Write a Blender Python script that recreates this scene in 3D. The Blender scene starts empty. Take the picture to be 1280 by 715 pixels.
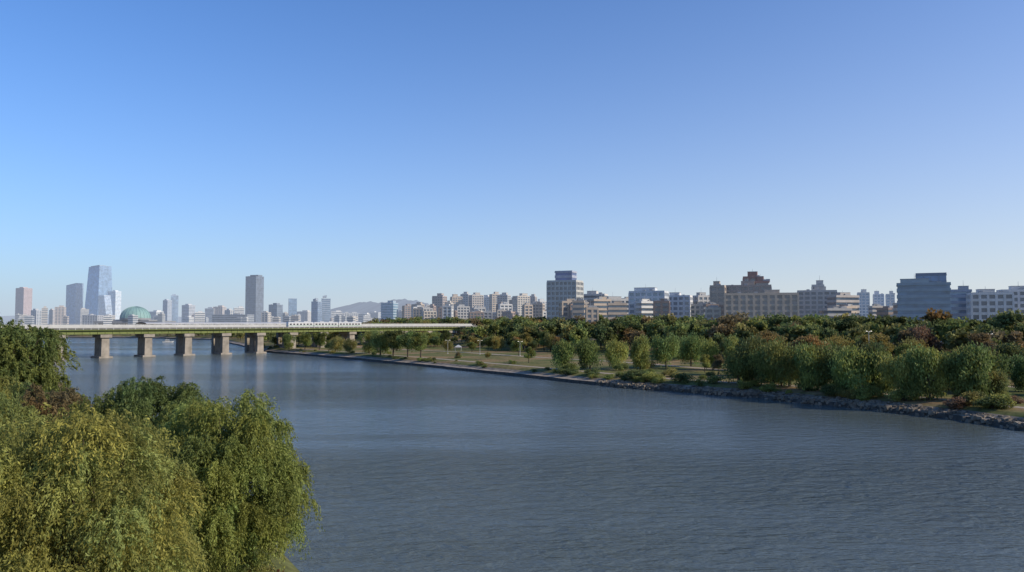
import bpy, math, random
import numpy as np
from mathutils import Vector
random.seed(7); rng=np.random.default_rng(11)
sc=bpy.context.scene
F=995.0; HOR=402.0; CAMZ=20.0
def bearing(px,d): return ((px-640)/F*d, d)          # image column px -> ground position at estimated distance d
def elev(py,d): return CAMZ-(py-HOR)/F*d
# ------------------------------------------------------------------ materials
def newmat(name):
    m=bpy.data.materials.new(name); m.use_nodes=True
    nt=m.node_tree; return m,nt,nt.nodes["Principled BSDF"]
_mc={}
def plain(name,col,rough=0.7,metal=0.0,var=0.12,scale=0.3,spec=0.3,air=0.0):
    key=(name,tuple(round(c,3) for c in col))
    if key in _mc: return _mc[key]
    m,nt,b=newmat(name)
    b.inputs['Roughness'].default_value=rough; b.inputs['Metallic'].default_value=metal
    b.inputs['Specular IOR Level'].default_value=spec
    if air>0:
        b.inputs['Emission Color'].default_value=(0.46,0.51,0.59,1); b.inputs['Emission Strength'].default_value=air  # emission stands in for airlight; the surface itself is no lamp
    tc=nt.nodes.new('ShaderNodeTexCoord'); n=nt.nodes.new('ShaderNodeTexNoise'); n.inputs['Scale'].default_value=scale; n.inputs['Detail'].default_value=5
    r=nt.nodes.new('ShaderNodeValToRGB'); r.color_ramp.elements[0].position=0.3; r.color_ramp.elements[1].position=0.7
    r.color_ramp.elements[0].color=tuple(c*(1-var) for c in col)+(1,); r.color_ramp.elements[1].color=tuple(min(1,c*(1+var)) for c in col)+(1,)
    nt.links.new(tc.outputs['Object'],n.inputs['Vector']); nt.links.new(n.outputs['Fac'],r.inputs['Fac']); nt.links.new(r.outputs['Color'],b.inputs['Base Color'])
    _mc[key]=m; return m
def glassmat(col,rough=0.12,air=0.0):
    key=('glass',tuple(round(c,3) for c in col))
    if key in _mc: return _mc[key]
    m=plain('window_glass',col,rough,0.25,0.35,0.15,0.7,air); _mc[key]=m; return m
def foliage_mat():
    m,nt,b=newmat('foliage')
    at=nt.nodes.new('ShaderNodeAttribute'); at.attribute_name='Col'
    oi=nt.nodes.new('ShaderNodeObjectInfo')
    mx=nt.nodes.new('ShaderNodeMix'); mx.data_type='RGBA'; mx.blend_type='MULTIPLY'; mx.inputs[0].default_value=1
    nt.links.new(at.outputs['Color'],mx.inputs[6]); nt.links.new(oi.outputs['Color'],mx.inputs[7])
    nt.links.new(mx.outputs[2],b.inputs['Base Color']); b.inputs['Roughness'].default_value=0.6; b.inputs['Specular IOR Level'].default_value=0.2
    tr=nt.nodes.new('ShaderNodeBsdfTranslucent'); nt.links.new(mx.outputs[2],tr.inputs['Color'])
    ms=nt.nodes.new('ShaderNodeMixShader'); ms.inputs[0].default_value=0.42
    nt.links.new(b.outputs[0],ms.inputs[1]); nt.links.new(tr.outputs[0],ms.inputs[2]); nt.links.new(ms.outputs[0],nt.nodes['Material Output'].inputs[0])
    return m
FOL=foliage_mat(); BARK=plain('bark',(0.07,0.055,0.04),0.9,0,0.3,3)
# ------------------------------------------------------------------ mesh helpers
def np_obj(name,V,Q,mats,mi=None,col=None,smooth=False,link=True):
    me=bpy.data.meshes.new(name); V=np.asarray(V,dtype=np.float32); Q=np.asarray(Q,dtype=np.int32)
    me.vertices.add(len(V)); me.vertices.foreach_set('co',V.ravel())
    me.loops.add(Q.size); me.loops.foreach_set('vertex_index',Q.ravel())
    me.polygons.add(len(Q)); me.polygons.foreach_set('loop_start',np.arange(0,Q.size,4,dtype=np.int32))
    for m in mats: me.materials.append(m)
    if mi is not None: me.polygons.foreach_set('material_index',np.asarray(mi,dtype=np.int32))
    me.update(calc_edges=True)
    me.polygons.foreach_set('use_smooth',np.full(len(Q),bool(smooth)))
    if col is not None:
        a=me.attributes.new('Col','FLOAT_COLOR','POINT'); c=np.ones((len(V),4),dtype=np.float32); c[:,:3]=col; a.data.foreach_set('color',c.ravel())
    if not link: return me
    o=bpy.data.objects.new(name,me); sc.collection.objects.link(o); return o
class MB:
    def __init__(s): s.V=[];s.Q=[];s.M=[];s.n=0
    def quads(s,v,q,m):
        s.V.append(np.asarray(v,float)); s.Q.append(np.asarray(q,int)+s.n); s.M+= [m]*len(q); s.n+=len(v)
    def box(s,x0,x1,y0,y1,z0,z1,m=0):
        v=[(x0,y0,z0),(x1,y0,z0),(x1,y1,z0),(x0,y1,z0),(x0,y0,z1),(x1,y0,z1),(x1,y1,z1),(x0,y1,z1)]
        s.quads(v,[(0,3,2,1),(4,5,6,7),(0,1,5,4),(1,2,6,5),(2,3,7,6),(3,0,4,7)],m)
    def frus(s,cx,cy,z0,z1,w0,d0,w1,d1,m=0):
        v=[(cx+a*w,cy+b*d,z) for z,w,d in((z0,w0/2,d0/2),(z1,w1/2,d1/2)) for a,b in((-1,-1),(1,-1),(1,1),(-1,1))]
        s.quads(v,[(0,3,2,1),(4,5,6,7),(0,1,5,4),(1,2,6,5),(2,3,7,6),(3,0,4,7)],m)
    def tube(s,p0,p1,r0,r1,m=0,n=6):
        p0=np.array(p0,float);p1=np.array(p1,float);d=p1-p0;d/=np.linalg.norm(d)+1e-9
        a=np.cross(d,(0.3,0.9,0.1) if abs(d[2])>.5 else (0,0,1));a/=np.linalg.norm(a);b=np.cross(d,a)
        an=np.arange(n)*2*math.pi/n
        ring=np.outer(np.cos(an),a)+np.outer(np.sin(an),b)
        v=np.vstack([p0+ring*r0,p1+ring*r1]); s.quads(v,[(i,(i+1)%n,n+(i+1)%n,n+i) for i in range(n)],m)
    def revolve(s,cx,cy,prof,m=0,n=32):
        v=[];q=[]
        for r,z in prof:
            for i in range(n): v.append((cx+r*math.cos(i*2*math.pi/n),cy+r*math.sin(i*2*math.pi/n),z))
        for k in range(len(prof)-1):
            for i in range(n): q.append((k*n+i,k*n+(i+1)%n,(k+1)*n+(i+1)%n,(k+1)*n+i))
        s.quads(v,q,m)
    def arr(s): return np.vstack(s.V),np.vstack(s.Q),np.array(s.M)
    def obj(s,name,mats,smooth=False):
        V,Q,M=s.arr(); return np_obj(name,V,Q,mats,M,smooth=smooth)
def unit(a): return a/(np.linalg.norm(a,axis=-1,keepdims=True)+1e-9)
def rdir(n): return unit(rng.normal(size=(n,3)))
def cards(C,U,W):
    n=len(C); V=np.stack([C-U,C+W*1.0,C+U,C-W*1.0],1).reshape(-1,3); Q=np.arange(4*n).reshape(n,4); return V,Q
# ------------------------------------------------------------------ tree generators
def limbs(mb,h,w,cz,cl,r):
    th=h*0.34
    lean=rng.normal(size=2)*0.02*h
    top=np.array([lean[0],lean[1],th])
    mb.tube((0,0,-1.0),top*0.5,r,r*0.8,0,8); mb.tube(top*0.5,top,r*0.8,r*0.62,0,8)
    for c in cl:
        st=top*(0.75+0.25*rng.random()); mid=st*0.5+c*0.5+np.array([0,0,0.04*h])
        mb.tube(st,mid,r*0.4,r*0.22,0,5); mb.tube(mid,c,r*0.22,r*0.05,0,5)
def gen_tree(h,w,nleaf,ls,style='round',K=18,bark=True):
    cz=h*(0.55 if style!='round' else 0.58); rx=w/2; rz=h*0.42
    d=rdir(K); rad=rng.uniform(0.35,0.80,K)[:,None]
    cl=d*rad*np.array([rx,rx,rz])+np.array([0,0,cz]); cr=rng.uniform(0.26,0.42,K)*rx
    if style=='poplar': cl[:,:2]*=0.7
    cb=rng.uniform(0.65,1.35,K); ch=rng.uniform(-0.12,0.12,K)
    k=rng.integers(0,K,nleaf)
    dd=rdir(nleaf); rr=rng.random(nleaf)**0.45
    C=cl[k]+dd*(cr[k]*rr)[:,None]*np.array([1.05,1.05,1.1 if style!='round' else 0.85])*rng.uniform(0.9,1.25,(nleaf,1))
    if style=='willow': C[:,2]-=rng.random(nleaf)**2*h*0.18
    U=rdir(nleaf)
    if style=='willow': U=unit(U*0.5+np.array([0,0,-1.0]))
    W=unit(np.cross(U,rdir(nleaf)))
    s=ls*rng.uniform(0.6,1.3,(nleaf,1))
    V,Q=cards(C,U*s*(0.75 if style=='willow' else 0.55),W*s*(0.28 if style=='willow' else 0.42))
    b=(cb[k]*rng.uniform(0.75,1.25,nleaf))[:,None]; col=b*np.stack([1+ch[k]*1.2,np.ones(nleaf),1-ch[k]],1)
    col=np.repeat(col,4,0); mi=np.ones(len(Q),int)
    if bark:
        mb=MB(); limbs(mb,h,w,cz,cl[:9],h*0.022+0.05); bv,bq,bm=mb.arr()
        Q=np.vstack([bq,Q+len(bv)]); V=np.vstack([bv,V]); col=np.vstack([np.ones((len(bv),3)),col]); mi=np.concatenate([bm,mi])
    return V,Q,mi,col
def gen_weeping(h,w,nstr,per,leaf,K=90,droop=1.0,base_mult=1.0):
    rx=w/2; cz=h*0.50; rz=h*0.45
    g=np.arange(K)+0.5; ph=np.arccos(1-2*g/K); th=math.pi*(1+5**0.5)*g
    d=np.stack([np.cos(th)*np.sin(ph),np.sin(th)*np.sin(ph),np.cos(ph)],1)+rng.normal(size=(K,3))*0.15; d=unit(d)
    rad=np.where(rng.random(K)<0.25,rng.uniform(0.3,0.6,K),rng.uniform(0.62,0.90,K))
    cl=d*rad[:,None]*np.array([rx,rx,rz])+np.array([0,0,cz])
    cr=rng.uniform(0.13,0.27,K)*rx
    cb=rng.uniform(0.72,1.25,K); ch=rng.uniform(-0.10,0.16,K)
    k=rng.integers(0,K,nstr); dd=rdir(nstr); dd[:,2]=dd[:,2]*0.8+0.35; dd=unit(dd)
    P=cl[k]+dd*(cr[k]*rng.uniform(0.3,1.0,nstr))[:,None]
    out=unit(np.stack([dd[:,0],dd[:,1],np.abs(dd[:,2])*0.35+0.1],1)+rng.normal(size=(nstr,3))*0.25)
    a=rng.uniform(0.3,1.0,nstr)*0.085*w; b=rng.uniform(0.5,1.6,nstr)*droop*0.10*h
    sb=rng.uniform(0.78,1.22,nstr); n=nstr*per; i=np.repeat(np.arange(nstr),per); s=rng.random(n)
    C=P[i]+out[i]*(a[i]*s)[:,None]+np.array([0,0,-1.0])*(b[i]*s*s)[:,None]+rng.normal(size=(n,3))*0.075
    T=unit(out[i]*a[i][:,None]+np.array([0,0,-2.0])*(b[i]*s)[:,None]); U=unit(T+rng.normal(size=(n,3))*0.5)
    W=unit(np.cross(U,rdir(n))); L=leaf*rng.uniform(0.6,1.3,(n,1))
    V,Q=cards(C,U*L*0.5,W*L*0.15)
    bb=(cb[k][i]*sb[i]*rng.uniform(0.8,1.2,n)*base_mult)[:,None]; col=bb*np.stack([1+ch[k][i]*0.9,np.ones(n),1-ch[k][i]],1); col=np.repeat(col,4,0)
    mb=MB(); limbs(mb,h,w,cz,cl[:22],h*0.02+0.1); bv,bq,bm=mb.arr()
    return np.vstack([bv,V]),np.vstack([bq,Q+len(bv)]),np.concatenate([bm,np.ones(len(Q),int)]),np.vstack([np.ones((len(bv),3)),col])
# ------------------------------------------------------------------ river bank geometry
SN=np.array([0.83,0.56]);SN/=np.linalg.norm(SN); SM=np.array([-SN[1],SN[0]])
sh=np.array([(900,-700),(400,-80),(200,80),(130,120),(95,147),(82,178),(65,209),(38,234),(14,272),(-13,316),(-50,372),(-91,432),(-130,482),(-163,524),(-225,660),(-330,880),(-480,1000),(-900,1060),(-1800,1150),(-4000,1300)],float)
sm=sh@SM; sn=sh@SN
def shore_n(m): return np.interp(m,sm,sn)
def tR(x,y): return x*SN[0]+y*SN[1]-shore_n(x*SM[0]+y*SM[1])
TP=np.array([-3,0,0.45,3,7,10,30,58,62,90,112,125,150,200,12000]);ZP=np.array([-2.5,-0.4,1.0,1.2,2.3,2.6,2.7,2.8,2.8,3.0,3.4,5.5,9,9,9])
def H0(m,t):
    und=0.35*np.sin(m*0.031+t*0.05)*np.sin(t*0.043+m*0.011)*np.clip((t-12)/20,0,1)
    return np.interp(t,TP,ZP)+und
def hR(x,y): return float(H0(x*SM[0]+y*SM[1],tR(x,y)))
def wob(m): return (1.3*np.sin(m*0.085)+0.8*np.sin(m*0.23+1)+0.4*np.sin(m*0.61))*np.where(m<190,1.0,0.35)
def bank_pt(m,t,dz=0):
    n=shore_n(m)+t+wob(m)*np.exp(-np.abs(t)/9); return np.stack([m*SM[0]+n*SN[0],m*SM[1]+n*SN[1],H0(m,t)+dz],-1)
Ms=np.unique(np.concatenate([np.linspace(-1300,-60,40),np.arange(-60,560,3.0),np.arange(560,1200,12.0),np.linspace(1200,4200,60)]))
Ts=np.array([-3,0,0.45,1.7,3,5,7,10,12,15,18,22,26,30,36,43,50,58,62,70,80,90,100,112,118,125,137,150,170,200,260,350,500,700,1000,1500,2500,4000,7000,12000.])
def strip(name,Ms,Ts,dz,mats,mif):
    M,T=np.meshgrid(Ms,Ts,indexing='ij'); V=bank_pt(M,T,dz).reshape(-1,3); a,b=M.shape
    I=np.arange(a*b).reshape(a,b); Q=np.stack([I[:-1,:-1],I[:-1,1:],I[1:,1:],I[1:,:-1]],-1).reshape(-1,4)[:, ::-1]
    tm=(0.5*(T[:-1,:-1]+T[:-1,1:])).ravel(); return np_obj(name,V,Q,mats,mif(tm),smooth=False)
def grassmat():
    m,nt,b=newmat('park_grass'); tc=nt.nodes.new('ShaderNodeTexCoord')
    n1=nt.nodes.new('ShaderNodeTexNoise');n1.inputs['Scale'].default_value=0.035;n1.inputs['Detail'].default_value=6;n1.inputs['Roughness'].default_value=0.65
    n2=nt.nodes.new('ShaderNodeTexNoise');n2.inputs['Scale'].default_value=0.8;n2.inputs['Detail'].default_value=6
    r=nt.nodes.new('ShaderNodeValToRGB'); e=r.color_ramp.elements; e[0].position=0.36;e[0].color=(0.085,0.115,0.036,1);e[1].position=0.62;e[1].color=(0.28,0.19,0.10,1)
    x=e.new(0.49);x.color=(0.155,0.15,0.055,1)
    mx=nt.nodes.new('ShaderNodeMix');mx.data_type='RGBA';mx.blend_type='MULTIPLY';mx.inputs[0].default_value=0.8
    r2=nt.nodes.new('ShaderNodeValToRGB');r2.color_ramp.elements[0].position=0.3;r2.color_ramp.elements[0].color=(0.5,0.5,0.5,1);r2.color_ramp.elements[1].position=0.7;r2.color_ramp.elements[1].color=(1.2,1.2,1.2,1)
    for n in(n1,n2): nt.links.new(tc.outputs['Object'],n.inputs['Vector'])
    nt.links.new(n1.outputs['Fac'],r.inputs['Fac']);nt.links.new(n2.outputs['Fac'],r2.inputs['Fac'])
    nt.links.new(r.outputs['Color'],mx.inputs[6]);nt.links.new(r2.outputs['Color'],mx.inputs[7]);nt.links.new(mx.outputs[2],b.inputs['Base Color'])
    b.inputs['Roughness'].default_value=0.95; b.inputs['Specular IOR Level'].default_value=0.1; return m
GR=grassmat(); WALL=plain('embankment_stone',(0.065,0.06,0.052),0.9,0,0.4,0.7); APR=plain('embankment_concrete',(0.28,0.235,0.18),0.85,0,0.35,0.5); CITYG=plain('city_ground',(0.14,0.14,0.12),0.9,0,0.2,0.02)
STONE=plain('riprap_stone',(0.18,0.155,0.12),0.9,0,0.5,0.5)
strip('river_bank_ground',Ms,Ts,0,[GR,WALL,APR,STONE,CITYG],lambda t:np.select([t<0.45,t<3,t<5,t<220],[1,2,3,0],4))
PATH=plain('path_paving',(0.32,0.27,0.21),0.9,0,0.15,0.4)
strip('promenade_path',np.arange(-60,560,3.0),[12,15],0.03,[PATH],lambda t:np.zeros(len(t)))
strip('cycle_path',np.arange(-60,560,3.0),[58,62],0.03,[PATH],lambda t:np.zeros(len(t)))
# retaining wall
mb=MB()
for m in np.arange(-40,180,6.0):
    a=bank_pt(np.array(m),np.array(104.0));b=bank_pt(np.array(m+5.95),np.array(104.0)); u=unit(b[:2]-a[:2]); nn=np.array([u[1],-u[0]])*0.25
    z0=min(a[2],b[2])-1;z1=max(a[2],b[2])+1.3
    v=[(*(p[:2]+s*nn),z) for z in(z0,z1) for p,s in((a,-1),(b,-1),(b,1),(a,1))]
    mb.quads(v,[(0,3,2,1),(4,5,6,7),(0,1,5,4),(1,2,6,5),(2,3,7,6),(3,0,4,7)],0)
mb.obj('retaining_wall',[APR])
# rocks along the shore
n=4600; m=rng.uniform(-40,195,n); t=-0.6+rng.random(n)**1.5*5; P=bank_pt(m,t)
cube=np.array([(x,y,z) for z in(-1,1) for x,y in((-1,-1),(1,-1),(1,1),(-1,1))],float)
S=0.12+0.45*rng.random((n,1,1))**2; V=(cube[None]*rng.uniform(0.6,1.1,(n,1,3))+rng.normal(size=(n,8,3))*0.22)*S
an=rng.uniform(0,6.28,n);c,s=np.cos(an)[:,None],np.sin(an)[:,None]; V=np.stack([V[...,0]*c-V[...,1]*s,V[...,0]*s+V[...,1]*c,V[...,2]*0.8],-1)+P[:,None]
qb=np.array([(0,3,2,1),(4,5,6,7),(0,1,5,4),(1,2,6,5),(2,3,7,6),(3,0,4,7)])
np_obj('riprap_rocks',V.reshape(-1,3),(qb[None]+np.arange(n)[:,None,None]*8).reshape(-1,4),[STONE])
# near (left) bank
LN=np.array([-0.7071,-0.7071]);LM=np.array([-0.7071,0.7071])
ls=np.array([(-12,-600),(-12,-60),(-10,20),(-12,48),(-15,62),(-24,78),(-40,94),(-52,108),(-70,130),(-110,150),(-300,200),(-1500,420)],float); lm=ls@LM; ln=ls@LN
def tL(x,y): return x*LN[0]+y*LN[1]-np.interp(x*LM[0]+y*LM[1],lm,ln)
LT=np.array([-3,0,2,5,10,20,40,80,200,3000.]);LZ=np.array([-2,-0.2,0.8,1.6,2.2,3,5,6,7,8.])
def hL(x,y): return float(np.interp(tL(x,y),LT,LZ))
mm=np.unique(np.concatenate([np.linspace(-430,-60,20),np.arange(-60,220,3.0),np.linspace(220,1300,40)])); M,T=np.meshgrid(mm,LT,indexing='ij')
nn=np.interp(M,lm,ln)+T; V=np.stack([M*LM[0]+nn*LN[0],M*LM[1]+nn*LN[1],np.interp(T,LT,LZ)],-1).reshape(-1,3); a,b=M.shape; I=np.arange(a*b).reshape(a,b)
np_obj('near_bank_ground',V,np.stack([I[:-1,:-1],I[:-1,1:],I[1:,1:],I[1:,:-1]],-1).reshape(-1,4),[GR])
# ------------------------------------------------------------------ water
def watermat():
    m,nt,b=newmat('river_water'); L=nt.links.new
    b.inputs['Base Color'].default_value=(0.088,0.110,0.106,1); b.inputs['Roughness'].default_value=0.09; b.inputs['IOR'].default_value=1.33; b.inputs['Specular IOR Level'].default_value=0.5
    tc=nt.nodes.new('ShaderNodeTexCoord')
    def noise(sc_,rot,stretch,det=4,rough=0.55,dist=0.0):
        mp=nt.nodes.new('ShaderNodeMapping'); mp.inputs['Rotation'].default_value=(0,0,math.radians(rot)); mp.inputs['Scale'].default_value=(sc_*stretch,sc_,sc_)
        n=nt.nodes.new('ShaderNodeTexNoise'); n.inputs['Scale'].default_value=1; n.inputs['Detail'].default_value=det; n.inputs['Roughness'].default_value=rough; n.inputs['Distortion'].default_value=dist
        L(tc.outputs['Object'],mp.inputs['Vector']); L(mp.outputs['Vector'],n.inputs['Vector']); return n
    n1=noise(0.55,-18,0.5,4,0.6,0.4); n2=noise(2.1,14,0.55,5); n3=noise(0.012,-35,0.25,4,0.6)
    r=nt.nodes.new('ShaderNodeMapRange'); r.inputs[1].default_value=0.40; r.inputs[2].default_value=0.60; r.inputs[3].default_value=0.25; r.inputs[4].default_value=0.95
    L(n3.outputs['Fac'],r.inputs[0])
    add=nt.nodes.new('ShaderNodeMath'); add.operation='MULTIPLY_ADD'; add.inputs[1].default_value=0.30; L(n2.outputs['Fac'],add.inputs[0]); L(n1.outputs['Fac'],add.inputs[2])
    bp=nt.nodes.new('ShaderNodeBump'); bp.inputs['Distance'].default_value=1.5
    L(add.outputs[0],bp.inputs['Height']); L(r.outputs[0],bp.inputs['Strength']); L(bp.outputs[0],b.inputs['Normal']); return m
xs=np.array([-9000,-2000,-500,0,500,2000,9000.]); M,T=np.meshgrid(xs,np.array([-3000,-500,0,300,800,2000,9000.]),indexing='ij'); I=np.arange(49).reshape(7,7)
np_obj('river_water',np.stack([M,T,0*M],-1).reshape(-1,3),np.stack([I[:-1,:-1],I[1:,:-1],I[1:,1:],I[:-1,1:]],-1).reshape(-1,4),[watermat()])
# ------------------------------------------------------------------ buildings
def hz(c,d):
    k=1-math.exp(-max(0,d-300)/4200); h=(0.27,0.32,0.39); return tuple(c[i]*(1-k)+h[i]*k for i in range(3))  # blends painted distance haze into the base colour
def airl(d): return 0.82*(1-math.exp(-max(0,d-250)/4300)) if d>400 else 0.0  # strength of the painted haze glow, fixed by building distance
GREY=(0.36,0.355,0.34);WHITE=(0.56,0.55,0.52);TAN=(0.38,0.31,0.24);BROWN=(0.22,0.16,0.13);BEIGE=(0.45,0.40,0.33);DK=(0.10,0.11,0.13);GL=(0.05,0.08,0.12);BLG=(0.10,0.20,0.32)
def building(name,x0,x1,yt,d,yaw=0,r=0.8,wall=GREY,glass=GL,style='grid',fh=3.5,pent=0.45,bay=4.0,base=None,warp=None,roofc=None):
    X,Y=bearing((x0+x1)/2,d); 
    if base is None: base=hR(X,Y)-0.5
    th=math.radians(abs(yaw)); tot=(x1-x0)/F*d; w=tot/(math.cos(th)+r*math.sin(th)); dp=w*r; h=elev(yt,d)-base
    if pent>0: ph=min(4.5,0.1*h); h-=ph
    mb=MB(); hw,hd=w/2,dp/2
    nf=max(2,round(h/fh)); f=h/nf
    if style=='glass': e,sp,pw,pe=0.12,0.16,0.22,0.2
    elif style=='band': e,sp,pw,pe=0.35,0.48,0,0
    else: e,sp,pw,pe=0.3,0.40,bay*0.32,0.42
    mb.box(-hw,hw,-hd,hd,0,h-0.2,1)
    for k in range(nf):
        z=k*f; mb.box(-hw-e,hw+e,-hd-e,hd+e,z+0.001,z+f*sp,0)
    mb.box(-hw-e-0.1,hw+e+0.1,-hd-e-0.1,hd+e+0.1,h-0.15,h+0.35,0)
    for (a0,a1,b0,b1) in((-hw-e,hw+e,-hd-e,-hd-e+0.3),(-hw-e,hw+e,hd+e-0.3,hd+e),(-hw-e,-hw-e+0.3,-hd,hd),(hw+e-0.3,hw+e,-hd,hd)): mb.box(a0,a1,b0,b1,h+0.35,h+1.3,0)
    if pw>0:
        nx=max(2,round(w/bay)); ny=max(2,round(dp/bay))
        for i in range(1,nx):
            x=-hw+i*w/nx; mb.box(x-pw/2,x+pw/2,-hd-pe,-hd+0.1,0,h-0.2,0); mb.box(x-pw/2,x+pw/2,hd-0.1,hd+pe,0,h-0.2,0)
        for i in range(1,ny):
            y=-hd+i*dp/ny; mb.box(-hw-pe,-hw+0.1,y-pw/2,y+pw/2,0,h-0.2,0); mb.box(hw-0.1,hw+pe,y-pw/2,y+pw/2,0,h-0.2,0)
        c=max(0.5,pw*0.8)
        if style!='glass':
            for sx in(-1,1):
                for sy in(-1,1):
                    cx,cy=sx*(hw+0.5-c/2),sy*(hd+0.5-c/2); mb.box(cx-c/2,cx+c/2,cy-c/2,cy+c/2,0,h-0.21,0)
    if pent>0:
        ox=random.uniform(-0.2,0.2)*w; pw2=w*pent; mb.box(ox-pw2/2,ox+pw2/2,-dp*0.28,dp*0.28,h+0.35,h+ph,0)
        mb.box(ox-pw2/2-0.15,ox+pw2/2+0.15,-dp*0.28-0.15,dp*0.28+0.15,h+ph,h+ph+0.25,2)
        for _ in range(3):
            qx=random.uniform(-0.4,0.35)*w;qy=random.uniform(-0.42,-0.32)*dp; s=random.uniform(0.8,1.8); mb.box(qx,qx+s*1.5,qy,qy+s,h+0.35,h+0.4+s*1.2,2)
        mb.tube((ox,0,h+ph),(ox,0,h+ph+random.uniform(1.5,4)),0.12,0.05,2,5)
    V,Q,M=mb.arr()
    if warp is not None: V=warp(V,w,dp,h)
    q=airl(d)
    o=np_obj(name,V,Q,[plain('facade_wall',hz(wall,d),0.75,air=q),glassmat(hz(glass,d),air=q),plain('roof_equipment',hz((0.3,0.31,0.32),d),0.7,air=q)],M)  # walls, glass and roofs carry haze in their colour and emission
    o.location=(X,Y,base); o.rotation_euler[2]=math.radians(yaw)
    return o
b=building
# -- distant left skyline
b('brown_office_tower',22,38,359,2600,-18,0.9,(0.32,0.19,0.16),(0.18,0.11,0.10),'grid',4,bay=5,base=4)
b('glass_office_tower',84,103,356,2500,-20,0.7,(0.12,0.20,0.31),(0.09,0.18,0.32),'glass',4.2,0,base=4,warp=lambda V,w,dp,h:np.stack([V[:,0]+0*V[:,2],V[:,1],V[:,2]*(1+0.05*(V[:,0]/w))],1))
def ifc(V,w,dp,h):
    s=V[:,2]/h; k=1.12-0.22*s+0.10*(1-s)**3; return np.stack([V[:,0]*k-(1-s)**2*0.06*w,V[:,1]*k,V[:,2]*(1+0.02*V[:,0]/w)],1)
b('tall_finance_tower',111,138,332,2450,-24,0.9,(0.12,0.21,0.32),(0.07,0.18,0.34),'glass',4.2,0.8,base=4,warp=ifc)
def lean(V,w,dp,h):
    s=V[:,2]/h; return np.stack([V[:,0]*(1-0.35*s)+0.25*w*(0.5-s)+0,V[:,1],V[:,2]],1)
b('white_sloped_tower',136,150,363,2350,-15,0.8,(0.6,0.64,0.68),(0.3,0.4,0.5),'band',4,0.3,base=4)
b('hotel_tower',124,140,370,2300,-15,0.8,(0.5,0.55,0.6),(0.25,0.33,0.42),'glass',4,0,base=4,warp=lean)
b('office_tower',205,214,374,2300,-20,1,(0.3,0.33,0.38),GL,'grid',4,bay=5,base=4)
b('office_tower',213,224,368,2400,20,1,(0.2,0.27,0.37),BLG,'glass',4,base=4)
b('office_tower',229,243,380,2200,-20,1,(0.38,0.38,0.4),GL,'band',4,base=4)
b('dark_glass_tower',308,328.5,344,1900,-22,0.9,(0.02,0.04,0.08),(0.015,0.03,0.07),'glass',4.2,0.75,base=4,bay=5)
b('office_tower',337,353,379,1700,-22,0.9,(0.08,0.11,0.16),(0.05,0.08,0.13),'glass',4,base=4)
b('office_tower',360,372,374,1800,18,0.9,(0.12,0.18,0.28),BLG,'glass',4,0,base=4)
def cyl(V,w,dp,h):
    return np.stack([V[:,0],V[:,1],V[:,2]*(1-0.10*(V[:,0]/w)**2*2)],1)
b('twin_glass_tower',390,402,373,1500,-20,1,(0.18,0.23,0.30),(0.08,0.14,0.24),'glass',3.8,base=4,warp=cyl)
b('twin_glass_tower',401,414,369,1520,15,1,(0.20,0.26,0.33),(0.08,0.15,0.26),'band',3.8,base=4,warp=cyl)
b('teal_office_building',477,497,376,1150,-18,0.8,(0.26,0.34,0.40),(0.06,0.17,0.27),'band',3.6,base=5)
fill=[(40,52,386),(53,60,383),(62,70,386),(70,82,382),(101,112,385),(187,204,388),(243,257,389),(257,270,384),(268,282,382),(282,293,386),(292,306,383),(328,338,389),(352,361,390),(371,390,388),(414,428,388),(427,437,390),(436,450,390),(449,462,391),(460,476,389),(497,507,388)]
cols=[GREY,WHITE,BEIGE,(0.33,0.34,0.35),(0.4,0.32,0.26)]
for i,(x0,x1,y) in enumerate(fill): b('distant_apartment_block',x0,x1,y,random.uniform(1500,2300),random.choice([-25,-12,15,25]),random.uniform(0.4,0.9),random.choice(cols),GL,random.choice(['grid','band']),3.5,base=4,bay=6)
for i in range(46):
    x=random.uniform(20,560); wd=random.uniform(5,13); b('distant_low_building',x,x+wd,random.uniform(391,398),random.uniform(1250,2000),random.uniform(-25,25),random.uniform(0.5,1),random.choice(cols),GL,'band',3.5,base=4)
# -- apartments in the middle
ap=[(503,516,380,BROWN),(515,530,378,TAN),(528,543,381,GREY),(541,558,367,(0.33,0.27,0.24)),(556,566,376,BEIGE),(563,578,368,TAN),(576,588,365,GREY),(586,604,366,(0.36,0.32,0.28)),(603,617,369,WHITE),(612,625,365,TAN),(622,638,366,GREY),(637,652,372,BROWN),(641,662,367,BEIGE),(660,671,368,(0.34,0.3,0.27)),(668,684,374,WHITE)]
for x0,x1,y,c in ap: b('apartment_building',x0,x1,y,random.uniform(1000,1200),random.choice([-28,-20,20,28]),random.uniform(0.5,0.9),c,GL,'grid',3.0,bay=3.6)
for i in range(34):
    x=random.uniform(500,690); wd=random.uniform(9,18); b('residential_building',x,x+wd,random.uniform(377,390),random.uniform(760,920),random.uniform(-30,30),random.uniform(0.5,1),random.choice([BROWN,TAN,GREY,WHITE,BEIGE,(0.30,0.22,0.18)]),GL,'grid',3.0,bay=3.5)
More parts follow.
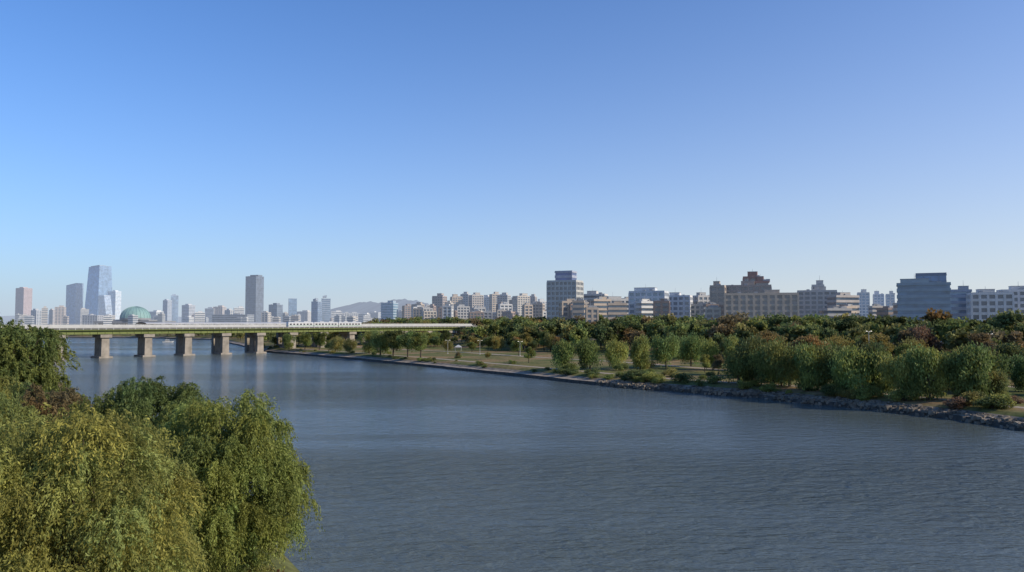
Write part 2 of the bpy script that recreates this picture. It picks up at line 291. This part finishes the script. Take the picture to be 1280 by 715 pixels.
# -- right skyline
b('hospital_tower',684,729,353,600,-24,0.7,(0.42,0.42,0.39),(0.07,0.09,0.12),'grid',3.6,0,bay=3.2)
b('hospital_tower_crown',694,721,341,601,-24,0.8,(0.30,0.33,0.40),(0.03,0.06,0.20),'band',4.0,0)
b('office_building',729,760,364,640,-20,0.7,(0.5,0.47,0.43),GL,'band',3.5)
b('office_building',742,786,371,600,18,0.6,GREY,GL,'grid',3.5)
b('glass_front_office',786,836,360,560,-22,0.6,(0.5,0.53,0.55),(0.14,0.22,0.3),'grid',3.8,0.6)
b('office_building',833,866,366,590,-22,0.7,(0.55,0.55,0.54),(0.1,0.15,0.2),'grid',3.5)
b('apartment_building',866,889,366,600,20,0.7,GREY,GL,'grid',3.2)
b('tan_school_building',887,908,352,520,-22,0.9,TAN,DK,'grid',3.6,bay=3.5)
b('brick_hall',906,966,352,540,-18,0.6,(0.33,0.26,0.21),DK,'grid',3.4,0.3,bay=3.6)
b('stepped_brick_tower',928,956,340,548,-20,0.8,(0.26,0.13,0.10),DK,'grid',3.4,0.5,bay=4)
b('stepped_brick_tower',944,962,346,540,-20,0.8,(0.25,0.14,0.11),DK,'band',3.4,0.5)
b('tan_school_building',905,996,363,480,-14,0.35,(0.43,0.36,0.28),DK,'grid',3.4,0.2,bay=4.2)
b('office_building',996,1046,359,560,-20,0.5,(0.45,0.42,0.37),GL,'grid',3.4,0.3)
b('chapel_tower',1014,1031,351,560,-20,0.9,(0.5,0.48,0.43),GL,'grid',3.4,0.6)
b('office_building',1035,1072,366,520,18,0.5,(0.36,0.33,0.3),GL,'band',3.4)
b('apartment_tower',1071,1087,362,900,-20,0.9,WHITE,BLG,'grid',3.2)
b('apartment_tower',1091,1105,364,900,-20,0.9,(0.55,0.57,0.6),BLG,'grid',3.2)
b('apartment_tower',1107,1118,364,920,-20,0.9,WHITE,BLG,'grid',3.2)
b('blue_glass_building',1121,1187,349,430,-26,0.55,(0.27,0.33,0.36),(0.06,0.13,0.22),'band',3.6,0.55)
b('blue_glass_building',1145,1183,344.5,436,-26,0.55,(0.14,0.18,0.24),(0.05,0.12,0.24),'glass',3.6,0)
b('office_building',1186,1213,358,470,-20,0.7,(0.30,0.33,0.38),BLG,'band',3.6)
b('white_civic_building',1212,1262,362,450,-18,0.5,WHITE,GL,'grid',3.6,0.4)
b('white_civic_building',1250,1300,358,470,-18,0.5,(0.6,0.58,0.55),GL,'grid',3.6,0.4)
for i in range(60):
    x=random.uniform(690,1330); wd=random.uniform(14,32); b('low_office_building',x,x+wd,random.uniform(371,384),random.uniform(480,760),random.uniform(-28,28),random.uniform(0.4,0.9),random.choice([TAN,GREY,WHITE,BEIGE,BROWN]),GL,random.choice(['grid','band']),3.4)
# -- national assembly with dome
X,Y=bearing(170,1500); k=1500/F; mb=MB(); W2=44*k; 
mb.box(-W2,W2,-22,22,0,4,0); mb.box(-W2*0.9,W2*0.9,-17,17,4,15,1); mb.box(-W2,W2,-24,24,15,19,0)
for i in range(25):
    x=-W2*0.96+i*W2*1.92/24
    for y in(-22,22): mb.box(x-0.9,x+0.9,y-0.9,y+0.9,4,15,0)
mb.box(-W2*0.5,W2*0.5,-18,18,19,21.5,0)
R=18*k; mb.revolve(0,0,[(R,21.5),(R,24.5),(R*0.97,24.6)],0,48)
mb.revolve(0,0,[(R*0.97*math.cos(a),24.6+R*0.80*math.sin(a)) for a in np.linspace(0,math.pi/2*0.985,14)],2,48)
for i in range(24):
    an=i*math.pi/12
    for a0,a1 in zip(np.linspace(0,1.5,8)[:-1],np.linspace(0,1.5,8)[1:]):
        p=[(R*0.985*math.cos(a)*math.cos(an),R*0.985*math.cos(a)*math.sin(an),24.6+R*0.815*math.sin(a)) for a in(a0,a1)]; mb.tube(p[0],p[1],0.3,0.3,2,4)
o=mb.obj('domed_assembly_hall',[plain('assembly_granite',hz((0.17,0.165,0.16),1500),0.8,air=0.12),plain('assembly_glass',hz(DK,1500),0.4,air=0.12),plain('copper_dome',hz((0.14,0.29,0.25),1500),0.6,air=0.12)]); o.location=(X,Y,2)  # haze painted into granite, glass and dome by tint and faint glow
b('assembly_annex',106,128,393,1650,-8,0.6,(0.3,0.3,0.31),DK,'grid',3.5,0.2,base=4,bay=6); b('assembly_annex',268,316,392,1500,-8,0.4,(0.2,0.22,0.25),DK,'band',3.5,0.2,base=4)
# ------------------------------------------------------------------ mountains
def ridge(name,px0,px1,d,peaks,air,dv):
    n=200; x=np.linspace(px0,px1,n); hh=np.zeros(n)
    for c,w,a in peaks: hh=hh+ (a*np.exp(-((x-c)/w)**2))
    hh+= (np.sin(x*0.45)+0.7*np.sin(x*0.87+1)+0.4*np.sin(x*1.9))*0.6*np.clip(hh/8,0,1)
    X=(x-640)/F*d; rows=[]
    for kk,(dy,s) in enumerate([(-2600,0),(-1500,0.4),(-600,0.78),(0,1),(700,0.6),(1800,0)]):
        z=20+hh*d/F*s; rows.append(np.stack([X,np.full(n,d+dy),z-(s==0)*40],1))
    V=np.array(rows).reshape(-1,3); I=np.arange(6*n).reshape(6,n)
    np_obj(name,V,np.stack([I[:-1,:-1],I[:-1,1:],I[1:,1:],I[1:,:-1]],-1).reshape(-1,4),[plain('hazy_mountain',(0.04,0.06+dv,0.095),1.0,0,0.05,0.002,0,air)],smooth=True)  # dark slope colour plus emission glow imitates distance haze
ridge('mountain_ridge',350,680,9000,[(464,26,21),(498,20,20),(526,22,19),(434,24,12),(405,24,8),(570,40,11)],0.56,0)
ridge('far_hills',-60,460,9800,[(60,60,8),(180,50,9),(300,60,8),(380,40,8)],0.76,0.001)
# ------------------------------------------------------------------ bridges
BO=np.array([-227.,442.]); BD=unit(np.array([0.69,0.73])); BN=np.array([BD[1],-BD[0]])   # BN towards viewer
ang=math.atan2(BD[1],BD[0])
CON=plain('bridge_concrete',(0.26,0.235,0.20),0.85,0,0.3,0.3); GRN=plain('girder_green_paint',(0.13,0.16,0.045),0.5,0,0.15,0.2); WP=plain('bridge_white_paint',(0.42,0.43,0.43),0.6,0,0.1,0.3); ASP=plain('asphalt',(0.05,0.05,0.05),0.9)
mb=MB(); S0,S1=-260,360
for i in range(-11,16):
    s=i*23.25
    if s>S1: break
    for y in(-3.6,3.6): mb.frus(s,y,-3,11.2,4.4,3.2,4.0,3.0,0)
    mb.box(s-3.0,s+3.0,-6.2,6.2,11.2,12.9,0); mb.frus(s,0,-3,0.9,8.2,13.5,7.0,12.6,0)
    mb.box(s-1.0,s+1.0,-4.6,-3.0,12.9,13.2,0)
    mb.box(s-1.0,s+1.0,3.0,4.6,12.9,13.2,0)
for y in(-5.2,-1.7,1.8,5.3):
    mb.box(S0,S1,y-0.25,y+0.25,13.2,15.2,1)
for i in range(int((S1-S0)/3.875)):
    s=S0+i*3.875; mb.box(s-0.1,s+0.1,-5.7,-5.451,13.25,15.15,1); mb.box(s-0.12,s+0.12,-6.75,-6.6,15.6,16.5,2)
mb.box(S0,S1,-5.65,-5.2,13.1,13.25,1)
mb.box(S0,S1,-7,7,15.2,15.6,1); 
for y in(-6.8,6.6): mb.box(S0,S1,y,y+0.2,16.5,16.62,2); mb.box(S0,S1,y+0.05,y+0.15,16.0,16.08,2)
for y in(-3,-1.5,1.5,3): mb.box(S0,S1,y-0.07,y+0.07,15.8,15.95,3)
mb.box(S0,S1,-4,4,15.6,15.8,3)
o=mb.obj('railway_bridge',[CON,GRN,WP,ASP]); o.location=(BO[0],BO[1],0); o.rotation_euler[2]=ang
# rear road bridge
mb=MB(); S0,S1=-330,300
for i in range(-14,13):
    s=i*23.25+8.5
    for y in(-4,4): mb.frus(s,y,-3,13.6,3.0,3.0,2.6,2.6,0)
    mb.box(s-1.8,s+1.8,-8,8,13.6,15.1,0)
mb.box(S0,S1,-7.5,7.5,15.1,16.6,0); mb.box(S0,S1,-9.5,9.5,16.6,17.2,1); mb.box(S0,S1,-9.2,9.2,17.2,17.25,2)
for y in(-9.5,9.2): mb.box(S0,S1,y-0.02,y+0.3,17.2,18.1,1); mb.box(S0,S1,y+0.1,y+0.2,18.5,18.6,1)
for i in range(int((S1-S0)/4)): mb.box(S0+i*4,S0+i*4+0.15,-9.4,-9.25,18.1,18.6,1)
RB=(BO[0]-BN[0]*23,BO[1]-BN[1]*23)
o=mb.obj('road_bridge',[CON,WP,ASP]); o.location=(*RB,0); o.rotation_euler[2]=ang
# white canopy over rear bridge
mb=MB(); 
for i in range(12): 
    a0,a1=math.pi*i/12,math.pi*(i+1)/12
    v=[(x,-8*math.cos(a),18.6+1.0*math.sin(a)) for x in(30,150) for a in(a0,a1)]; mb.quads(v,[(0,1,3,2)],0)
for i in range(24):
    for y in(-8,8): mb.box(30+i*5-0.15,30+i*5+0.15,y-0.15,y+0.15,17.2,18.6,1)
o=mb.obj('station_canopy',[WP,CON]); o.location=(*RB,0.02); o.rotation_euler[2]=ang
# train
TB=plain('train_body',(0.55,0.56,0.57),0.35,0.3,0.05); TG=plain('train_window',(0.03,0.035,0.045),0.15); TS=plain('train_stripe',(0.05,0.25,0.10),0.5)
mb=MB()
for c in range(3):
    a=114+c*19.5; z=16.6
    mb.box(a,a+19,-2.9,-0.1,z,z+2.75,0); mb.frus(a+9.5,-1.5,z+2.75,z+3.15,19,2.8,18.6,1.8,0)
    mb.box(a+0.05,a+18.95,-2.93,-0.07,z+0.55,z+0.75,2)
    for k in range(7): mb.box(a+1.0+k*2.55,a+2.4+k*2.55,-2.95,-0.05,z+1.2,z+2.1,1)
    for k in range(4): mb.box(a+2.55+k*4.4,a+2.6+k*4.4,-2.94,-0.06,z+0.1,z+2.4,1)
    for q in(3,16): 
        for w_ in(-1.1,1.1):
            for yy in(-2.4,-0.7): mb.tube((a+q+w_,yy,15.95+0.43),(a+q+w_,yy+0.14,15.95+0.43),0.43,0.43,1,10)
        mb.box(a+q-1.8,a+q+1.8,-2.3,-0.8,16.2,16.6,1)
    mb.box(a+5,a+8,-2.2,-0.8,z+3.15,z+3.5,0); mb.box(a+12,a+15,-2.2,-0.8,z+3.15,z+3.5,0)
    if c<2: mb.box(a+19,a+19.5,-2.4,-0.6,z+0.2,z+2.5,1)
o=mb.obj('commuter_train',[TB,TG,TS]); o.location=(BO[0],BO[1],0); o.rotation_euler[2]=ang
# boat
X,Y=bearing(211,770); mb=MB()
mb.quads([(-5,-1.4,0.9),(3.2,-1.5,1.0),(5.5,0,1.3),(3.2,1.5,1.0),(-5,1.4,0.9),(-4.6,-1,-0.3),(2.8,-1,-0.3),(4.6,0,-0.3),(2.8,1,-0.3),(-4.6,1,-0.3)],[(0,1,6,5),(1,2,7,6),(2,3,8,7),(3,4,9,8),(4,0,5,9)],0)
mb.quads([(-5,-1.4,0.85),(3.2,-1.5,0.95),(3.2,1.5,0.95),(-5,1.4,0.85)],[(0,1,2,3)],0)
mb.frus(-0.5,0,0.9,2.6,4.5,2.2,3.6,1.8,0); mb.box(-2.3,1.5,-1.03,1.03,1.5,2.1,1); mb.tube((-1,0,2.6),(-1,0,5),0.06,0.04,0)
o=mb.obj('small_boat',[WP,TG]); o.location=(X,Y,0); o.rotation_euler[2]=0.4
# park lamps
LM_=plain('lamp_pole_paint',(0.45,0.45,0.44),0.4,0.3)
def lamp(px,d,h=9):
    X,Y=bearing(px,d); z=hR(X,Y); mb=MB(); mb.tube((0,0,-0.5),(0,0,h),0.13,0.07,0,8); mb.box(-0.25,0.25,-0.25,0.25,-0.3,0.3,0)
    for s in(-1,1): mb.tube((0,0,h),(s*0.9,0,h+0.3),0.05,0.04,0); mb.frus(s*1.1,0,h+0.24,h+0.38,0.7,0.3,0.5,0.18,0)
    o=mb.obj('park_lamp',[LM_]); o.location=(X,Y,z); o.rotation_euler[2]=0.5
for px,d,h in((1085,260,14),(1236,250,13),(600,420,7),(650,400,7),(560,430,7)): lamp(px,d,h)
def tent(px,d,w=5):
    X,Y=bearing(px,d); z=hR(X,Y); mb=MB()
    for sx in(-1,1):
        for sy in(-1,1): mb.tube((sx*w/2,sy*w/2,-0.2),(sx*w/2,sy*w/2,2.2),0.06,0.06,0)
    mb.frus(0,0,2.2,2.5,w+0.4,w+0.4,w+0.2,w+0.2,0); mb.frus(0,0,2.5,3.6,w+0.2,w+0.2,0.3,0.3,0)
    o=mb.obj('canopy_tent',[WP]); o.location=(X,Y,z)
tent(573,470,3.5)
# ------------------------------------------------------------------ vegetation
BW=(0.270,0.290,0.080);GN=(0.185,0.220,0.066);DG=(0.115,0.145,0.052);OL=(0.240,0.225,0.076);OR=(0.28,0.185,0.07);RU=(0.17,0.11,0.07);BR=(0.20,0.155,0.08);YE=(0.33,0.28,0.085)
VAR=[]
for i in range(7):
    st=['willow','willow','round','round','willow','round','poplar'][i]
    V,Q,mi,col=gen_tree(12,[10,8.5,10,8.5,11,9.5,5][i],6500,0.42,st,K=[20,16,22,18,26,20,16][i]); VAR.append(np_obj('tree_mesh',V,Q,[BARK,FOL],mi,col,link=False))
def put(name,v,X,Y,h,wf,c,z=None):
    o=bpy.data.objects.new(name,VAR[v]); sc.collection.objects.link(o); s=h/12
    o.location=(X,Y,(hR(X,Y) if z is None else z)-0.1); o.scale=(s*wf,s*wf,s); o.rotation_euler[2]=random.uniform(0,6.28)
    j=random.uniform(0.82,1.2); o.color=(c[0]*j*random.uniform(0.9,1.08),c[1]*j,c[2]*j,1)
def putpx(px,by,hp,c,v=None,wf=1.0,name='riverside_tree'):
    d=17.4*F/(by-HOR); X,Y=bearing(px,d)
    while tR(X,Y)<8: d*=1.03; X,Y=bearing(px,d)
    put(name,random.randrange(6) if v is None else v,X,Y,hp/F*d*1.08,wf,c)
W_='willow_tree'
for a in [(462,448,30,GN),(476,449,33,GN),(492,450,35,DG),(510,450,34,GN),(526,449,32,GN),(400,443,24,GN),(420,443,22,OL),(382,441,22,GN),(362,440,20,GN),(438,442,20,OL),(412,446,14,GN)]: putpx(*a,wf=1.15)
for a in [(702,464,42,GN),(737,462,44,GN),(770,462,42,BW),(800,461,44,BW),(832,460,44,GN),(863,459,42,GN),(890,462,42,BW),(915,463,46,GN)]: putpx(*a,v=random.choice([0,1,4]),wf=0.92,name=W_)
for a in [(560,440,15,OL),(590,441,14,GN),(620,440,17,YE),(648,445,20,GN),(661,454,20,GN),(640,438,18,DG),(680,440,25,GN),(600,436,16,OL),(572,448,9,BR),(610,450,10,OL)]: putpx(*a)
for a in [(922,484,50,GN),(940,486,62,DG),(965,484,55,GN),(985,493,62,GN),(1010,497,58,BW),(1040,498,60,GN),(1068,500,66,BW),(1100,501,58,GN),(1130,505,60,BW),(1158,508,70,BW),(1212,500,74,GN),(1190,490,60,BW),(1085,490,66,DG),(1240,500,40,OL),(1055,503,45,BW),(1145,512,45,BW),(1020,500,40,BW),(1232,492,60,GN),(975,497,40,BW)]: putpx(*a,v=random.choice([0,1,4]),wf=1.15,name=W_)
for a in [(1010,465,48,OR),(1040,462,46,YE),(1090,465,50,OL),(1150,462,52,RU),(1185,460,47,GN),(1225,472,54,BR),(1272,482,56,DG),(1255,458,44,GN),(960,455,42,OR),(1120,455,44,DG),(990,452,40,BR),(1060,452,42,DG)]: putpx(*a,wf=1.15)
# scattered park trees
cnt=0
for _ in range(1500):
    m=random.uniform(-60,620); t=random.uniform(34,112)
    if m>200 and t<86: continue
    if m>200 and random.random()<0.4: continue
    if cnt>=130: break
    p=bank_pt(np.array(m),np.array(t)); cnt+=1
    put('park_tree',random.randrange(7),p[0],p[1],random.uniform(6,11.5) if t<95 else random.uniform(8,13),random.uniform(0.9,1.15),random.choices([GN,DG,OL,BW,OR,BR,YE],[5,3,4,3,1,1,1.8])[0])
# shrub meshes
SH=[]
for i in range(3):
    V,Q,mi,col=gen_tree(3,4.6,1800,0.22,'round',K=12,bark=True); V[:,2]-=0.6; SH.append(np_obj('shrub_mesh',V,Q,[BARK,FOL],mi,col,link=False))
def shrub(name,X,Y,z,s,c,wf=1.0):
    o=bpy.data.objects.new(name,random.choice(SH)); sc.collection.objects.link(o); o.location=(X,Y,z-0.15); o.scale=(s*wf,s*wf,s); o.rotation_euler[2]=random.uniform(0,6.28); j=random.uniform(0.8,1.2); o.color=(c[0]*j,c[1]*j,c[2]*j,1)
for _ in range(230):
    m=random.uniform(-60,230) if random.random()<0.75 else random.uniform(230,600); t=random.uniform(4,10) if random.random()<0.65 else random.uniform(16,50); p=bank_pt(np.array(m),np.array(t))
    shrub('river_shrub',p[0],p[1],p[2],random.uniform(0.4,1.4) if m<230 else random.uniform(0.3,0.8),random.choice([GN,DG,OL,BW,DG,RU if m<110 else GN]),random.uniform(1,1.6))
# dense tree belt merged
UN=[gen_tree(12,[9.5,10.5,8.5,11][i],620,1.05,'round',K=14,bark=True) for i in range(4)]
def mass(name,pts):
    Vs=[];Qs=[];Ms_=[];Cs=[];n=0
    for (X,Y,z,h,wf,c) in pts:
        V,Q,mi,col=random.choice(UN); s=h/12; a=random.uniform(0,6.28); ca,sa=math.cos(a),math.sin(a)
        v=np.stack([(V[:,0]*ca-V[:,1]*sa)*s*wf+X,(V[:,0]*sa+V[:,1]*ca)*s*wf+Y,V[:,2]*s+z],1); j=random.uniform(0.75,1.25)
        Vs.append(v);Qs.append(Q+n);Ms_.append(mi);Cs.append(col*np.array(c)*j);n+=len(V)
    np_obj(name,np.vstack(Vs),np.vstack(Qs),[BARK,FOL],np.concatenate(Ms_),np.vstack(Cs))
pts=[]
for _ in range(980):
    m=random.uniform(-120,760)*1.0; t=random.uniform(108,190) if random.random()<0.75 else random.uniform(190,235); p=bank_pt(np.array(m),np.array(t))
    h=random.uniform(11,17); c=random.choices([GN,DG,OL,OR,BR],[5,5,4,0.6,1.8])[0]; wf=random.uniform(0.85,1.15)
    rel=np.array([p[0],p[1]])-BO; sa_=rel@BD; off=rel@BN
    if -35<off<70 and sa_<300:   # kept clear beside the bridge approach, only low planting there
        if off<12: continue
        h=random.uniform(5,7.5)
    pts.append((p[0],p[1],p[2]-0.3,h,wf,c))
mass('distant_tree_belt',pts)
pts=[]
for _ in range(420):
    m=random.uniform(540,2200); t=random.uniform(8,70); p=bank_pt(np.array(m),np.array(t)); pts.append((p[0],p[1],p[2]-0.3,random.uniform(7,13),1.3,random.choice([DG,GN,OL])))
mass('far_shore_trees',pts)
# near weeping willows
def near(name,px,d,h,w,nstr,per,leaf,c,z=None,droop=1.0,K=90):
    X,Y=bearing(px,d); V,Q,mi,col=gen_weeping(h,w,nstr,per,leaf,K=K,droop=droop); o=np_obj(name,V,Q,[BARK,FOL],mi,col); o.location=(X,Y,(hL(X,Y) if z is None else z)); o.color=(*c,1); return o
near('weeping_willow',100,38,14.3,12.6,7600,34,0.19,(0.275,0.290,0.080),K=130)
near('weeping_willow',287,53,14.6,10.8,7600,34,0.21,(0.220,0.265,0.072),K=115)
near('weeping_willow',180,64,14.8,11.5,4400,32,0.26,(0.11,0.150,0.048))
near('weeping_willow',215,58,13.2,8.5,3200,30,0.24,(0.16,0.20,0.055))
near('autumn_tree',70,68,13.4,8.5,2800,30,0.25,(0.20,0.15,0.07),droop=0.5)
near('weeping_willow',-20,58,14,11,2800,30,0.26,(0.19,0.21,0.06))
near('tall_willow',4,92,20.8,14,4600,30,0.36,(0.14,0.180,0.055),droop=0.6)
near('tall_willow',60,96,12.2,9.5,2800,28,0.34,(0.135,0.175,0.055),droop=0.6)
near('tall_willow',-60,88,20,13,2400,28,0.36,(0.10,0.14,0.045))
near('tall_willow',28,80,13,10,2800,28,0.3,(0.14,0.175,0.055),droop=0.7)
for px,d,s,c in((383,55,0.85,(0.24,0.09,0.055)),(362,54.5,0.9,(0.22,0.10,0.06)),(345,54,0.8,BR),(322,54,0.8,OL),(300,53,0.8,OL),(400,56,0.6,(0.20,0.09,0.055)),(335,58,0.5,OL),(250,50,1.2,OL)):
    X,Y=bearing(px,d); shrub('bank_shrub',X,Y,max(0.6,hL(X,Y)),s,c,1.1)
# ------------------------------------------------------------------ sky, sun, camera
AZ=math.radians(108); EL=math.radians(28)
w=bpy.data.worlds.new('World'); sc.world=w; w.use_nodes=True; nt=w.node_tree; L=nt.links.new
sky=nt.nodes.new('ShaderNodeTexSky'); sky.sky_type='NISHITA'; sky.sun_disc=False; sky.sun_elevation=EL; sky.sun_rotation=AZ; sky.air_density=1.0; sky.dust_density=0.5; sky.ozone_density=2.5; sky.altitude=50
tint=nt.nodes.new('ShaderNodeMix'); tint.data_type='RGBA'; tint.blend_type='MULTIPLY'; tint.inputs[0].default_value=1; tint.inputs[7].default_value=(0.54,0.92,1.42,1)
L(sky.outputs[0],tint.inputs[6])
tc=nt.nodes.new('ShaderNodeTexCoord'); sx=nt.nodes.new('ShaderNodeSeparateXYZ'); L(tc.outputs['Generated'],sx.inputs[0])
def mth(op,a,b_=None,c=None,clamp=False):
    n=nt.nodes.new('ShaderNodeMath'); n.operation=op; n.use_clamp=clamp
    for i,v in enumerate((a,b_,c)):
        if v is None: continue
        if isinstance(v,(int,float)): n.inputs[i].default_value=v
        else: L(v,n.inputs[i])
    return n.outputs[0]
dt=nt.nodes.new('ShaderNodeVectorMath'); dt.operation='DOT_PRODUCT'; dt.inputs[1].default_value=(math.sin(AZ),math.cos(AZ),0); L(tc.outputs['Generated'],dt.inputs[0])
sf=mth('MULTIPLY_ADD',dt.outputs['Value'],0.6,0.60,True)
zc=mth('MAXIMUM',sx.outputs[2],0.0)
fall=mth('MULTIPLY_ADD',sf,4.5,-8.6)      # haze thins faster with height away from the sun
hzf=mth('MULTIPLY',mth('EXPONENT',mth('MULTIPLY',zc,fall)),0.93)
hc=nt.nodes.new('ShaderNodeMix'); hc.data_type='RGBA'; k=1/0.125
hc.inputs[6].default_value=(0.49*k,0.58*k,0.71*k,1); hc.inputs[7].default_value=(0.86*k,0.83*k,0.79*k,1); L(sf,hc.inputs[0])
mh=nt.nodes.new('ShaderNodeMix'); mh.data_type='RGBA'; L(hzf,mh.inputs[0]); L(tint.outputs[2],mh.inputs[6]); L(hc.outputs[2],mh.inputs[7])
L(mh.outputs[2],nt.nodes['Background'].inputs[0]); nt.nodes['Background'].inputs[1].default_value=0.125
sd=bpy.data.lights.new('sun','SUN'); sd.energy=4.9; sd.angle=math.radians(0.5); sd.color=(1,0.86,0.67); so=bpy.data.objects.new('sun',sd); sc.collection.objects.link(so)
dv=Vector((math.sin(AZ)*math.cos(EL),math.cos(AZ)*math.cos(EL),math.sin(EL))); so.rotation_euler=dv.to_track_quat('Z','Y').to_euler()
cd=bpy.data.cameras.new('camera'); cd.lens=28; cd.sensor_width=36; cd.clip_end=30000; cd.clip_start=0.5; co=bpy.data.objects.new('camera',cd); sc.collection.objects.link(co)
co.location=(0,0,CAMZ); co.rotation_euler=(math.radians(90+2.56),0,0); sc.camera=co
sc.view_settings.view_transform='Standard'; sc.view_settings.look='None'; sc.view_settings.exposure=0
